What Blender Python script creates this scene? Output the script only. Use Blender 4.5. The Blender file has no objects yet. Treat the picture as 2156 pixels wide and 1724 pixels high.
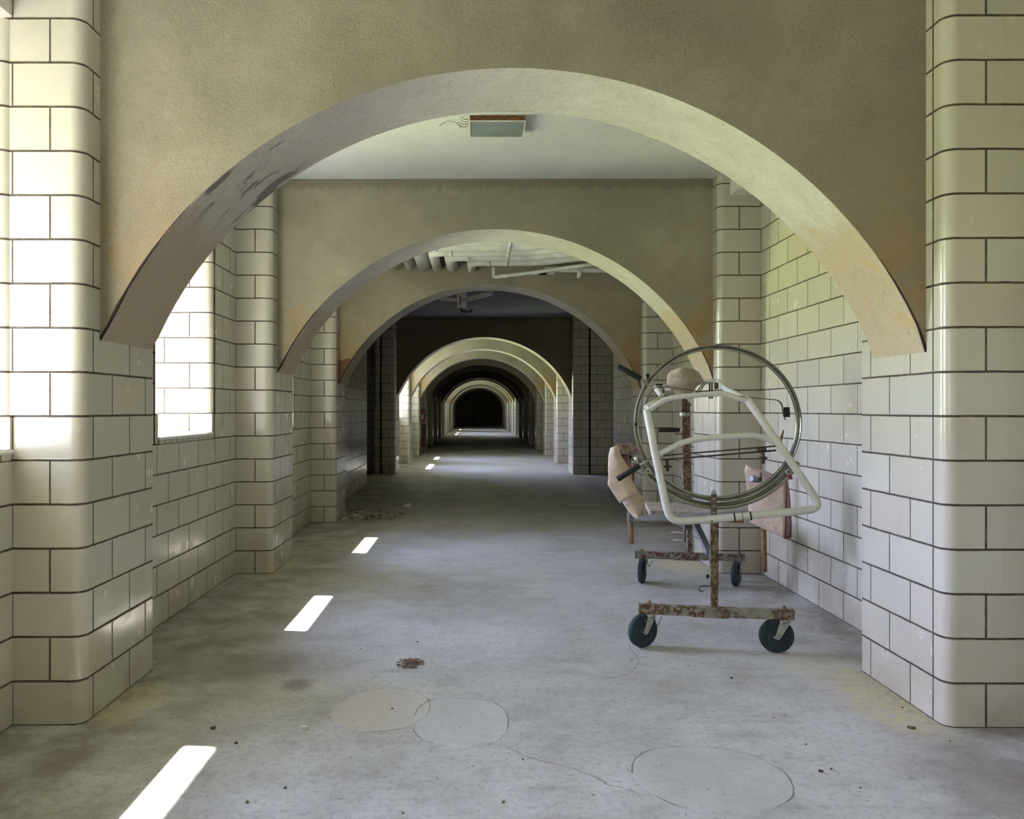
import bpy, bmesh, math, random
from mathutils import Vector, Matrix, noise
random.seed(7)
C = bpy.context.scene.collection
SC = bpy.context.scene
PI = math.pi

# ------------------------------------------------------------------ camera
F = 1724.0; VX = 1004.0; VY = 862.0; H = 1.435
cam_d = bpy.data.cameras.new('camera'); cam = bpy.data.objects.new('camera', cam_d); C.objects.link(cam)
cam_d.sensor_fit = 'HORIZONTAL'; cam_d.sensor_width = 36.0
cam_d.lens = F / 2156.0 * 36.0
cam_d.shift_x = (1078.0 - VX) / 2156.0
cam_d.shift_y = 0.0
cam_d.clip_start = 0.05; cam_d.clip_end = 300
cam.location = (0, 0, H); cam.rotation_euler = (PI/2, 0, 0)
SC.camera = cam

# ------------------------------------------------------------------ exposure
SC.view_settings.view_transform = 'Standard'; SC.view_settings.look = 'None'
SC.view_settings.gamma = 1.0; SC.view_settings.use_curve_mapping = False
SC.view_settings.exposure = 0.88
SKY = 62.0; LAWN = 50.0; SUN = 36.0
SC.cycles.max_bounces = 8; SC.cycles.diffuse_bounces = 4; SC.cycles.glossy_bounces = 3
SC.cycles.sample_clamp_indirect = 6.0
SC.cycles.caustics_reflective = False; SC.cycles.caustics_refractive = False

# ------------------------------------------------------------------ world: pale sky over sunlit lawn
w = bpy.data.worlds.new('world'); SC.world = w; w.use_nodes = True
nt = w.node_tree; nt.nodes.clear()
tc = nt.nodes.new('ShaderNodeTexCoord'); sp = nt.nodes.new('ShaderNodeSeparateXYZ')
nt.links.new(tc.outputs['Generated'], sp.inputs[0])
mr = nt.nodes.new('ShaderNodeMapRange'); mr.inputs[1].default_value = -1; mr.inputs[2].default_value = 1
nt.links.new(sp.outputs[2], mr.inputs[0])
rp = nt.nodes.new('ShaderNodeValToRGB'); nt.links.new(mr.outputs[0], rp.inputs[0])
def setramp(cr, stops):
    while len(cr.elements) > 1: cr.elements.remove(cr.elements[-1])
    for i, (p, c) in enumerate(stops):
        e = cr.elements[0] if i == 0 else cr.elements.new(p)
        e.position = p; e.color = (*c, 1)
L_ = LAWN / SKY
setramp(rp.color_ramp, [(0.0, (.46*L_, .54*L_, .27*L_)), (.42, (.60*L_, .70*L_, .31*L_)), (.49, (.48*L_, .60*L_, .19*L_)),
                        (.53, (.46, .52, .52)), (.58, (.54, .63, .98)), (1.0, (.49, .58, 1.05))])
bg = nt.nodes.new('ShaderNodeBackground'); bg.inputs[1].default_value = SKY
# made-up dimming of the outdoors on the near side, keeps the window reveals down
dk = nt.nodes.new('ShaderNodeMapRange'); dk.inputs[1].default_value = -.30; dk.inputs[2].default_value = .50; dk.inputs[3].default_value = .06; dk.inputs[4].default_value = 1.0
nt.links.new(sp.outputs[1], dk.inputs[0])
vs_ = nt.nodes.new('ShaderNodeVectorMath'); vs_.operation = 'SCALE'
nt.links.new(rp.outputs[0], vs_.inputs[0]); nt.links.new(dk.outputs[0], vs_.inputs[3]); nt.links.new(vs_.outputs[0], bg.inputs[0])
wo = nt.nodes.new('ShaderNodeOutputWorld'); nt.links.new(bg.outputs[0], wo.inputs[0])

# ------------------------------------------------------------------ sun
sd = bpy.data.lights.new('sun', 'SUN'); sd.energy = SUN; sd.angle = math.radians(.9); sd.color = (1, .95, .86)
so = bpy.data.objects.new('sun', sd); C.objects.link(so)
so.rotation_euler = Vector((1, -.11, -1.46)).to_track_quat('-Z', 'Y').to_euler()

# ------------------------------------------------------------------ layout
XL, XR = -1.79, 2.112          # pier side faces
NL, NR = -2.11, 2.485          # niche walls
XO = -3.05                     # outer face of the left wall
CH = .2007                     # course height
TOP = 3.5
PIERS = [-3.3, .25, 3.70, 7.16, 10.40, 18.10, 21.70, 25.40, 29.0, 33.1, 37.2, 41.3, 45.4, 49.1, 52.8, 56.5, 60.2, 64.0, 68.0]
PD = .80                       # pier depth
Y0, YE = -4.2, 73.0
SILL = 1.255
#          near jamb, far jamb
WINS = [(-1.3, .25), (2.30, 3.70), (5.42, 6.52), (8.30, 9.40), (19.9, 21.7), (23.6, 25.0), (46.6, 48.2), (50.3, 51.8), (57.6, 59.0)]

def P(px, py, Y): return Vector(((px-VX)*Y/F, Y, H-(py-VY)*Y/F))
def FL(px, py):
    Y = H*F/(py-VY); return ((px-VX)*Y/F, Y)

# daylight portals in the window openings
for a, b in WINS:
    ld = bpy.data.lights.new('window_daylight', 'AREA'); ld.shape = 'RECTANGLE'; ld.size = b-a-.02; ld.size_y = 2.81-SILL
    ld.cycles.is_portal = True
    lo = bpy.data.objects.new('window_daylight', ld); C.objects.link(lo)
    lo.location = (XO+.01, (a+b)/2, (2.81+SILL)/2)
    lo.rotation_euler = Matrix(((0, 0, -1), (1, 0, 0), (0, -1, 0))).to_euler()

# ------------------------------------------------------------------ node helper
class NB:
    def __init__(s, name):
        s.m = bpy.data.materials.new(name); s.m.use_nodes = True; s.t = s.m.node_tree; s.t.nodes.clear()
        s.out = s.t.nodes.new('ShaderNodeOutputMaterial'); s.b = s.t.nodes.new('ShaderNodeBsdfPrincipled')
        s.t.links.new(s.b.outputs[0], s.out.inputs[0])
    def n(s, typ, **k):
        x = s.t.nodes.new(typ)
        for a, v in k.items(): setattr(x, a, v)
        return x
    def put(s, inp, v):
        if isinstance(v, bpy.types.NodeSocket): s.t.links.new(v, inp)
        elif isinstance(v, (tuple, list)): inp.default_value = (*v, 1) if len(v) == 3 and len(inp.default_value) == 4 else v
        else: inp.default_value = v
    def mth(s, op, a, b=0.0, c=None):
        x = s.n('ShaderNodeMath', operation=op); s.put(x.inputs[0], a); s.put(x.inputs[1], b)
        if c is not None: s.put(x.inputs[2], c)
        return x.outputs[0]
    def mix(s, f, a, b, bt='MIX'):
        x = s.n('ShaderNodeMix', data_type='RGBA', blend_type=bt); s.put(x.inputs[0], f); s.put(x.inputs[6], a); s.put(x.inputs[7], b)
        return x.outputs[2]
    def mr(s, v, a, b, c=0.0, d=1.0, smooth=True):
        x = s.n('ShaderNodeMapRange', interpolation_type='SMOOTHSTEP' if smooth else 'LINEAR')
        s.put(x.inputs[0], v)
        for i, q in enumerate((a, b, c, d)): s.put(x.inputs[i+1], q)
        return x.outputs[0]
    def noise(s, vec, scale, detail=4.0, rough=.55, dist=0.0):
        x = s.n('ShaderNodeTexNoise'); s.put(x.inputs['Vector'], vec); x.inputs['Scale'].default_value = scale
        x.inputs['Detail'].default_value = detail; x.inputs['Roughness'].default_value = rough; x.inputs['Distortion'].default_value = dist
        return x.outputs[0]
    def pos(s): return s.n('ShaderNodeNewGeometry').outputs['Position']
    def xyz(s, v):
        x = s.n('ShaderNodeSeparateXYZ'); s.put(x.inputs[0], v); return x.outputs
    def comb(s, a, b, c):
        x = s.n('ShaderNodeCombineXYZ'); s.put(x.inputs[0], a); s.put(x.inputs[1], b); s.put(x.inputs[2], c); return x.outputs[0]
    def vm(s, op, a, b):
        x = s.n('ShaderNodeVectorMath', operation=op); s.put(x.inputs[0], a); s.put(x.inputs[1], b); return x.outputs[0]
    def bump(s, h, st, dist, nrm=None):
        x = s.n('ShaderNodeBump'); s.put(x.inputs['Height'], h); x.inputs['Strength'].default_value = st; x.inputs['Distance'].default_value = dist
        if nrm is not None: s.put(x.inputs['Normal'], nrm)
        return x.outputs[0]
    def fin(s, col, rough=.5, nrm=None, metal=0.0, coat=None, spec=None):
        s.put(s.b.inputs['Base Color'], col); s.put(s.b.inputs['Roughness'], rough); s.put(s.b.inputs['Metallic'], metal)
        if nrm is not None: s.put(s.b.inputs['Normal'], nrm)
        if coat is not None: s.put(s.b.inputs['Coat Weight'], coat); s.b.inputs['Coat Roughness'].default_value = .08
        if spec is not None: s.put(s.b.inputs['Specular IOR Level'], spec)
        return s.m

def mat_tile(name, tone=(.515, .48, .405)):
    m = NB(name)
    uv = m.n('ShaderNodeUVMap', uv_map='UVMap').outputs[0]; jv = m.n('ShaderNodeUVMap', uv_map='joint').outputs[0]
    p = m.pos()
    wob = m.noise(p, 9.0, 2.0)
    u, v, _ = m.xyz(uv); e = m.xyz(jv)[0]
    v = m.mth('ADD', v, m.mth('MULTIPLY', m.mth('SUBTRACT', wob, .5), .004))
    rr = m.mth('DIVIDE', v, CH); row = m.mth('FLOOR', rr)
    par = m.mth('MULTIPLY', m.mth('MODULO', m.mth('ADD', row, 100.0), 2.0), .2)
    uu = m.mth('DIVIDE', m.mth('ADD', u, par), .4); colm = m.mth('FLOOR', uu)
    ju = m.mth('MULTIPLY', m.mth('ABSOLUTE', m.mth('SUBTRACT', m.mth('SUBTRACT', uu, m.mth('FLOOR', m.mth('ADD', uu, .5))), 0.0)), .4)
    jr = m.mth('MULTIPLY', m.mth('ABSOLUTE', m.mth('SUBTRACT', rr, m.mth('FLOOR', m.mth('ADD', rr, .5)))), CH)
    ju = m.mth('ADD', ju, .0008)
    d = m.mth('MINIMUM', m.mth('MINIMUM', ju, jr), m.mth('ABSOLUTE', e))
    chip = m.noise(p, 60.0, 3.0, .7)
    dd = m.mth('ADD', d, m.mth('MULTIPLY', m.mth('SUBTRACT', chip, .5), .003))
    glaze = m.mr(dd, .0042, .0060)
    wn = m.n('ShaderNodeTexWhiteNoise', noise_dimensions='3D')
    oi = m.n('ShaderNodeObjectInfo').outputs['Random']
    m.put(wn.inputs['Vector'], m.comb(colm, row, oi))
    rnd = wn.outputs['Value']; rc = wn.outputs['Color']
    base = m.mix(rnd, tuple(c*.92 for c in tone), tuple(min(1, c*1.06) for c in tone))
    base = m.mix(m.mth('MULTIPLY', m.xyz(rc)[1], .35), base, (tone[0]*1.02, tone[1]*.93, tone[2]*.86))
    base = m.mix(m.mth('MULTIPLY', m.xyz(rc)[2], .22), base, (tone[0]*.90, tone[1]*1.0, tone[2]*1.0))
    # vertical run marks and specks of grime
    px, py, pz = m.xyz(p)
    st = m.noise(m.comb(m.mth('MULTIPLY', px, 9.0), m.mth('MULTIPLY', py, 9.0), m.mth('MULTIPLY', pz, .8)), 1.6, 5.0, .65)
    grime = m.mr(st, .56, .78, 0, .32)
    base = m.mix(grime, base, (.36, .28, .19))
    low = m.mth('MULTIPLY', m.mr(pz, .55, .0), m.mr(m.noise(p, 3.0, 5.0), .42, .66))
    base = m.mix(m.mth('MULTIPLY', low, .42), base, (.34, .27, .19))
    scr = m.noise(m.comb(m.mth('MULTIPLY', px, 30.0), m.mth('MULTIPLY', py, 30.0), m.mth('MULTIPLY', pz, 7.0)), 1.5, 4.0, .7, 1.5)
    base = m.mix(m.mr(scr, .70, .78, 0, .55), base, (.20, .15, .10))
    col = m.mix(glaze, m.mix(m.mr(m.noise(p, 14.0), .4, .7), (.045, .030, .020), (.10, .07, .045)), base)
    # chalky chips on the arrises
    ch = m.mth('MULTIPLY', m.mr(m.noise(p, 34.0, 5.0, .75), .64, .70), m.mr(d, .008, .003))
    col = m.mix(m.mth('MULTIPLY', ch, .45), col, (.58, .55, .49))
    rough = m.mth('ADD', m.mth('MULTIPLY', m.mth('SUBTRACT', 1.0, glaze), .6), m.mr(m.noise(p, 7.0, 4.0), .3, .8, .13, .30))
    h = m.mth('ADD', m.mth('MULTIPLY', m.mr(d, .003, .009), 1.2), m.mth('MULTIPLY', m.noise(p, 11.0, 2.0), .55))
    h = m.mth('ADD', h, m.mth('MULTIPLY', m.noise(p, 45.0, 3.0), .05))
    nrm = m.bump(h, .30, .0045)
    return m.fin(col, rough, nrm, spec=.5)

def mat_plaster(name, base, hi, stain, stain_amt=1.0, sand=1.0, torn=False):
    m = NB(name); p = m.pos(); x, y, z = m.xyz(p)
    n1 = m.noise(p, 1.3, 6.0, .6); n2 = m.noise(p, 5.0, 6.0, .65)
    col = m.mix(m.mr(n1, .35, .68), base, hi)
    col = m.mix(m.mr(n2, .45, .75, 0, .35), col, tuple(c*.78 for c in base))
    side = m.mr(m.mth('ABSOLUTE', m.mth('SUBTRACT', x, .16)), 1.15, 1.95)
    lowz = m.mr(z, 2.9, 2.0)
    mk = m.mth('MULTIPLY', m.mth('MULTIPLY', side, lowz), m.mr(m.noise(p, 2.6, 5.0, .6, .4), .38, .62))
    col = m.mix(m.mth('MULTIPLY', mk, stain_amt), col, stain)
    if torn:
        nn = m.mth('MULTIPLY', m.mth('SUBTRACT', m.noise(p, 7.0, 4.0), .5), .12)
        tk = m.mth('MULTIPLY', m.mr(m.mth('ADD', x, nn), -1.55, -1.57), m.mr(m.mth('ADD', z, nn), 2.09, 2.07))
        col = m.mix(m.mth('MULTIPLY', tk, .9), col, (.15, .055, .028))
    dz = m.mth('ADD', z, m.mth('MULTIPLY', m.mth('SUBTRACT', m.noise(m.comb(m.mth('MULTIPLY', x, 9.0), y, m.mth('MULTIPLY', z, 1.5)), 2.0, 5.0, .7), .5), .22))
    col = m.mix(m.mr(dz, 3.40, 3.43, 0, .45), col, tuple(c*.55 for c in base))
    g = m.noise(p, 150.0, 3.0, .7); g2 = m.noise(p, 48.0, 3.0, .6)
    col = m.mix(m.mr(g, .50, .66, 0, .42*sand), col, tuple(c*.58 for c in base))
    col = m.mix(m.mr(g, .45, .28, 0, .25*sand), col, tuple(min(1, c*1.25) for c in hi))
    h = m.mth('ADD', m.mth('MULTIPLY', g, .5*sand), m.mth('ADD', m.mth('MULTIPLY', g2, .6*sand), m.mth('MULTIPLY', n2, .6)))
    return m.fin(col, .92, m.bump(h, .8, .009), spec=.15)

def mat_soffit(name):
    m = NB(name); p = m.pos(); x, y, z = m.xyz(p)
    n1 = m.noise(p, 2.2, 6.0, .6)
    col = m.mix(m.mr(n1, .35, .7), (.50, .475, .42), (.60, .575, .52))
    zz = m.mth('ADD', z, m.mth('MULTIPLY', m.mth('SUBTRACT', m.noise(p, 4.0, 6.0, .7), .5), .5))
    bare = m.mr(zz, 2.45, 2.25)
    col = m.mix(m.mth('MULTIPLY', bare, .85), col, (.46, .36, .25))
    col = m.mix(m.mth('MULTIPLY', bare, m.mr(m.noise(p, 9.0, 5.0, .7), .5, .7, 0, .7)), col, (.50, .36, .17))
    col = m.mix(m.mr(m.noise(p, 85.0, 4.0, .75), .50, .68, 0, .48), col, (.27, .225, .17))
    col = m.mix(m.mr(m.noise(p, 11.0, 5.0, .7), .50, .72, 0, .35), col, (.33, .27, .20))
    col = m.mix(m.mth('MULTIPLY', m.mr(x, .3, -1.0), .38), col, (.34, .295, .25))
    # sooty smudges on the left haunch
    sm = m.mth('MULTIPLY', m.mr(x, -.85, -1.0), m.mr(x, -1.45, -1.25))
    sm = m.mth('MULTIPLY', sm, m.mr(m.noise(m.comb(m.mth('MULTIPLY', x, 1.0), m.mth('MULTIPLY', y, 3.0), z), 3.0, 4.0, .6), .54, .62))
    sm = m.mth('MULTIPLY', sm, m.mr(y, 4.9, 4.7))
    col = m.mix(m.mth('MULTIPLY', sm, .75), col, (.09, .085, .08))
    # flaked edges
    fl = m.mth('MULTIPLY', m.mr(z, 2.25, 2.0), m.mr(m.noise(p, 17.0, 5.0, .75), .64, .68))
    col = m.mix(m.mth('MULTIPLY', fl, .6), col, (.22, .15, .09))
    h = m.mth('ADD', m.mth('MULTIPLY', m.noise(p, 110.0, 3.0, .7), .45), m.mth('MULTIPLY', m.noise(p, 20.0, 4.0), .7))
    return m.fin(col, .9, m.bump(h, .75, .010), spec=.15)

def mat_floor():
    m = NB('worn_concrete'); p = m.pos(); x, y, z = m.xyz(p)
    n1 = m.noise(p, .9, 7.0, .62, .3); n2 = m.noise(p, 4.5, 7.0, .68); n3 = m.noise(p, 34.0, 5.0, .7)
    col = m.mix(m.mr(n1, .35, .65), (.35, .335, .315), (.47, .455, .445))
    col = m.mix(m.mr(n2, .40, .70, 0, .55), col, (.55, .545, .535))
    col = m.mix(m.mr(n2, .46, .30, 0, .5), col, (.28, .26, .235))
    streak = m.noise(m.comb(m.mth('MULTIPLY', x, 1.2), m.mth('MULTIPLY', y, 5.0), 0.0), 1.4, 5.0, .6)
    col = m.mix(m.mr(streak, .52, .72, 0, .35), col, (.23, .205, .175))
    col = m.mix(m.mr(n3, .50, .66, 0, .45), col, (.20, .185, .17))
    n4 = m.noise(p, 95.0, 4.0, .75)
    col = m.mix(m.mr(n4, .54, .68, 0, .38), col, (.19, .175, .16))
    n5 = m.noise(p, 12.0, 6.0, .72, .6)
    col = m.mix(m.mr(n5, .52, .66, 0, .34), col, (.24, .225, .205))
    col = m.mix(m.mr(n3, .42, .26, 0, .28), col, (.56, .55, .53))
    # dirt along the walls; left strip widened to carry shade in the colour too
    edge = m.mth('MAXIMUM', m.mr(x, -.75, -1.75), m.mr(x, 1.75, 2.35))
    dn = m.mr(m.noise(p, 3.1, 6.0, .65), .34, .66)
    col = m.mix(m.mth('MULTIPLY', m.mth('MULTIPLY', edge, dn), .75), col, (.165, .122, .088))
    def ell(cx, cy, rx, ry, wob=.18, sc=3.0, pw=2.0):
        a = m.mth('POWER', m.mth('ABSOLUTE', m.mth('DIVIDE', m.mth('SUBTRACT', x, cx), rx)), pw)
        b = m.mth('POWER', m.mth('ABSOLUTE', m.mth('DIVIDE', m.mth('SUBTRACT', y, cy), ry)), pw)
        r = m.mth('POWER', m.mth('ADD', a, b), 1.0/pw)
        return m.mth('ADD', r, m.mth('MULTIPLY', m.mth('SUBTRACT', m.noise(p, sc, 4.0, .6), .5), wob))
    # yellow powdery dust
    for (px, py, rx, ry, a) in ((285, 1475, .17, .42, .75), (1850, 1470, .28, .62, .95), (1440, 1190, .30, .50, .95), (600, 1190, .22, .8, .5), (1730, 1400, .35, .3, .45)):
        fx, fy = FL(px, py)
        r = ell(fx, fy, rx, ry, 1.1, 4.0)
        k = m.mth('MULTIPLY', m.mr(r, 1.05, .35, 0, a), m.mr(m.noise(p, 22.0, 7.0, .8), .36, .58))
        col = m.mix(k, col, (.52, .45, .26))
    # dark blotches
    for (px, py, rx, ry, a) in ((625, 1440, .10, .13, .7), (640, 1400, .45, .35, .35), (2120, 1640, .5, .5, .45), (520, 1400, .4, .35, .35)):
        fx, fy = FL(px, py)
        r = ell(fx, fy, rx, ry, 1.0, 4.0)
        col = m.mix(m.mr(r, 1.1, .3, 0, a), col, (.13, .095, .075))
    hh = 0.0
    # patched and cracked areas of later cement
    def patch(l, r_, t, b, tone, amt, wob, pw=2.0, crack=.5):
        nonlocal col, hh
        x0, y0 = FL(l, (t+b)/2); x1, _ = FL(r_, (t+b)/2); yt = FL(0, t)[1]; yb = FL(0, b)[1]
        q = ell((x0+x1)/2, (yt+yb)/2, (x1-x0)/2, (yt-yb)/2, wob, 1.9, pw)
        col = m.mix(m.mr(q, 1.02, .93, 0, amt), col, tone)
        ln = m.mth('MULTIPLY', m.mr(m.mth('ABSOLUTE', m.mth('SUBTRACT', q, 1.0)), .022, .004), m.mr(m.noise(p, 3.4, 4.0, .7), .47, .58))
        col = m.mix(m.mth('MULTIPLY', ln, crack), col, (.10, .085, .075))
        rim = m.mr(m.mth('ABSOLUTE', m.mth('SUBTRACT', q, 1.03)), .05, .0)
        hh = m.mth('ADD', m.mth('MULTIPLY', m.mr(q, 1.02, .97), .5), m.mth('ADD', hh, m.mth('MULTIPLY', ln, -1.2)))
        return rim
    patch(700, 905, 1449, 1542, (.50, .45, .395), .65, .34)
    patch(868, 1072, 1468, 1572, (.50, .49, .49), .55, .30, 2.6)
    patch(1342, 1668, 1570, 1714, (.46, .445, .42), .45, .32)
    patch(1175, 1345, 1345, 1425, (.33, .31, .28), .10, .30, 2.0, .35)
    # a long wandering crack
    cx0, cy0 = FL(1068, 1575); cx1, cy1 = FL(1345, 1670)
    t = m.mth('DIVIDE', m.mth('SUBTRACT', x, cx0), cx1-cx0)
    yy = m.mth('ADD', m.mth('MULTIPLY', t, cy1-cy0), cy0)
    yy = m.mth('ADD', yy, m.mth('MULTIPLY', m.mth('SUBTRACT', m.noise(p, 6.0, 4.0), .5), .16))
    cr = m.mth('MULTIPLY', m.mr(m.mth('ABSOLUTE', m.mth('SUBTRACT', y, yy)), .010, .002), m.mth('MULTIPLY', m.mth('GREATER_THAN', t, 0.0), m.mth('LESS_THAN', t, 1.0)))
    col = m.mix(m.mth('MULTIPLY', cr, .6), col, (.14, .12, .10))
    # pits and grit
    vo = m.n('ShaderNodeTexVoronoi', feature='F1'); m.put(vo.inputs['Vector'], p); vo.inputs['Scale'].default_value = 16.0
    sel = m.mth('GREATER_THAN', m.xyz(vo.outputs['Color'])[0], .72)
    pit = m.mth('MULTIPLY', m.mr(vo.outputs['Distance'], .10, .05), sel)
    col = m.mix(m.mth('MULTIPLY', pit, .7), col, (.07, .06, .055))
    h = m.mth('ADD', m.mth('MULTIPLY', m.mth('ADD', n3, m.mth('MULTIPLY', n4, .5)), .5), m.mth('ADD', m.mth('MULTIPLY', n2, .8), hh))
    return m.fin(col, m.mr(n2, .3, .7, .50, .72), m.bump(h, .5, .010), spec=.4)

def mat_simple(name, c, rough=.5, metal=0.0, var=.15, rust=None, rust_lo=.55, bs=40.0, bstr=.2, scale=12.0):
    m = NB(name); p = m.pos()
    n = m.noise(p, scale, 5.0, .6)
    col = m.mix(m.mr(n, .3, .7), tuple(max(0, q*(1-var)) for q in c), tuple(min(1, q*(1+var)) for q in c))
    r_ = rough
    mt = metal
    if rust:
        k = m.mr(m.noise(p, 42.0, 6.0, .72), rust_lo, rust_lo+.07)
        k2 = m.mth('MULTIPLY', k, m.mr(m.noise(p, 9.0, 3.0), .33, .52))
        col = m.mix(k2, col, rust)
        col = m.mix(m.mth('MULTIPLY', k2, m.mr(m.noise(p, 130.0, 3.0), .5, .62)), col, tuple(q*.4 for q in rust))
        r_ = m.mr(k2, 0, 1, rough, .9)
        if metal: mt = m.mr(k2, 0, 1, metal, .1)
    return m.fin(col, r_, m.bump(m.noise(p, bs, 4.0, .6), bstr, .002), mt)

M = {}
M['tile'] = mat_tile('glazed_cream_tile')
M['plaster'] = mat_plaster('tan_sand_plaster', (.275, .24, .175), (.36, .318, .235), (.34, .21, .09), .75)
M['plaster2'] = mat_plaster('ochre_plaster', (.275, .248, .175), (.35, .318, .228), (.34, .20, .07), .85, .6)
M['plaster3'] = mat_plaster('stained_ochre_plaster', (.27, .235, .16), (.345, .305, .21), (.32, .185, .08), .9, .5, True)
M['plaster_shade'] = mat_plaster('shade_toned_plaster', (.20, .17, .12), (.25, .215, .16), (.22, .15, .08), .5, .6)  # darker plaster copy, shade of the unlit arches put into its colour
M['soffit'] = mat_soffit('limewashed_soffit')
M['ceiling'] = mat_plaster('white_ceiling_paint', (.74, .75, .70), (.85, .85, .80), (.6, .58, .5), .2, .7)
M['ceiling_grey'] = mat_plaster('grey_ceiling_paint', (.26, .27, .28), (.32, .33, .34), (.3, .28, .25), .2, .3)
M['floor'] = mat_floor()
M['sill'] = mat_simple('white_sill_glaze', (.66, .66, .65), .35, 0, .08)
M['dark'] = mat_simple('soot_dark', (.05, .048, .045), .9)
M['crackm'] = mat_simple('open_crack', (.035, .02, .018), .95)
M['iron'] = mat_simple('window_iron', (.16, .16, .15), .6, .3, .2, (.20, .09, .04), .55)
M['fpaint'] = mat_simple('white_enamel_tube', (.60, .60, .55), .34, 0, .06, (.45, .38, .26), .70, 30, .1, 5.0)
M['chrome'] = mat_simple('dull_nickel', (.27, .27, .23), .32, .9, .15, (.17, .15, .12), .62, 60, .15, 10.0)
M['steelrust'] = mat_simple('rusty_grey_paint', (.26, .245, .21), .6, .15, .15, (.13, .06, .035), .45, 60, .4)
M['postrust'] = mat_simple('rusty_ochre_paint', (.20, .165, .11), .65, .15, .25, (.10, .05, .028), .45, 60, .4)
M['greysteel'] = mat_simple('grey_steel', (.22, .23, .235), .45, .4, .15, (.2, .12, .08), .6)
M['forkm'] = mat_simple('zinc_plate', (.36, .36, .33), .45, .3, .2, (.2, .14, .09), .56)
M['rust'] = mat_simple('brown_rust', (.22, .115, .06), .85, .1, .35, None, .5, 80, .4, 30.0)
M['darkiron'] = mat_simple('dark_bronze_steel', (.10, .07, .06), .5, .5, .3)
M['rubber'] = mat_simple('blue_black_rubber', (.016, .030, .042), .75, 0, .3, None, .5, 50, .1)
M['grip'] = mat_simple('black_rubber_grip', (.010, .009, .009), .85, 0, .2)
M['leather'] = mat_simple('pale_worn_leather', (.52, .40, .30), .7, 0, .16, (.36, .25, .19), .57, 25, .5, 7.0)
M['leatherdark'] = mat_simple('dark_red_leather', (.10, .04, .025), .5, 0, .3)
M['fibre'] = mat_simple('frayed_brown_felt', (.30, .22, .19), .95, 0, .35, (.13, .08, .06), .5, 90, .8, 24.0)
M['board'] = mat_simple('weathered_board', (.36, .30, .26), .85, 0, .25, (.20, .13, .09), .52, 60, .5, 9.0)
M['felt'] = mat_simple('tan_mottled_leather', (.36, .29, .22), .9, 0, .22, (.30, .23, .18), .52, 40, .5, 9.0)
M['red'] = mat_simple('red_enamel', (.42, .02, .02), .35, 0, .1)
M['redcap'] = mat_simple('dark_red_plastic', (.25, .012, .02), .4)
M['paper'] = mat_simple('white_paper', (.74, .73, .70), .8, 0, .06)
M['pipe'] = mat_simple('white_pipe_lagging', (.62, .62, .56), .7, 0, .12, (.36, .33, .24), .60, 30, .5, 6.0)
M['fixmetal'] = mat_simple('rusted_fixture_metal', (.24, .105, .04), .8, .2, .35, (.42, .30, .20), .60, 80, .4, 40.0)
M['glass_panel'] = mat_simple('dusty_grey_glass', (.20, .23, .22), .30, 0, .1, None, .5, 20, .05)
M['whiteedge'] = mat_simple('white_enamel_edge', (.70, .69, .64), .5)
M['twig'] = mat_simple('brown_litter', (.13, .075, .045), .9, 0, .4)
M['litter'] = mat_simple('pale_plaster_flakes', (.46, .41, .32), .9, 0, .25)
M['desk'] = mat_simple('black_desk_paint', (.02, .022, .025), .6)

# ------------------------------------------------------------------ mesh helpers
ORG = {}
def build(name, bm, mat, parent=None, origin=None, smooth=False, label=None, cat=None, group=None, kind=None):
    me = bpy.data.meshes.new(name)
    po = ORG.get(parent.name, Vector((0, 0, 0))) if parent else Vector((0, 0, 0))
    if origin is None:
        if parent:
            origin = po
        elif kind == 'structure': origin = Vector((0, 0, 0))
        else:
            vs = [v.co for v in bm.verts]
            origin = Vector((sum(v.x for v in vs)/len(vs), sum(v.y for v in vs)/len(vs), min(v.z for v in vs)))
    origin = Vector(origin)
    bmesh.ops.translate(bm, verts=bm.verts, vec=-origin)
    if not any(bm.loops.layers.uv.keys()): bmesh.ops.recalc_face_normals(bm, faces=bm.faces)
    if smooth:
        for f in bm.faces: f.smooth = True
    bm.to_mesh(me); bm.free()
    o = bpy.data.objects.new(name, me); C.objects.link(o)
    for m in (mat if isinstance(mat, (list, tuple)) else [mat]): me.materials.append(M[m] if isinstance(m, str) else m)
    if parent: o.parent = parent
    o.location = origin - po
    ORG[o.name] = origin
    tag(o, label, cat, group, kind)
    return o
def tag(o, label=None, cat=None, group=None, kind=None):
    if label: o['label'] = label
    if cat: o['category'] = cat
    if group: o['group'] = group
    if kind: o['kind'] = kind
    return o
def empty(name, loc, label, cat, group=None):
    o = bpy.data.objects.new(name, None); C.objects.link(o); o.location = loc; o.empty_display_size = .1
    ORG[o.name] = Vector(loc); return tag(o, label, cat, group)
def sub(name, loc, parent):
    o = bpy.data.objects.new(name, None); C.objects.link(o); o.parent = parent; o.location = Vector(loc)-ORG[parent.name]
    o.empty_display_size = .05; ORG[o.name] = Vector(loc); return o

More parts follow.
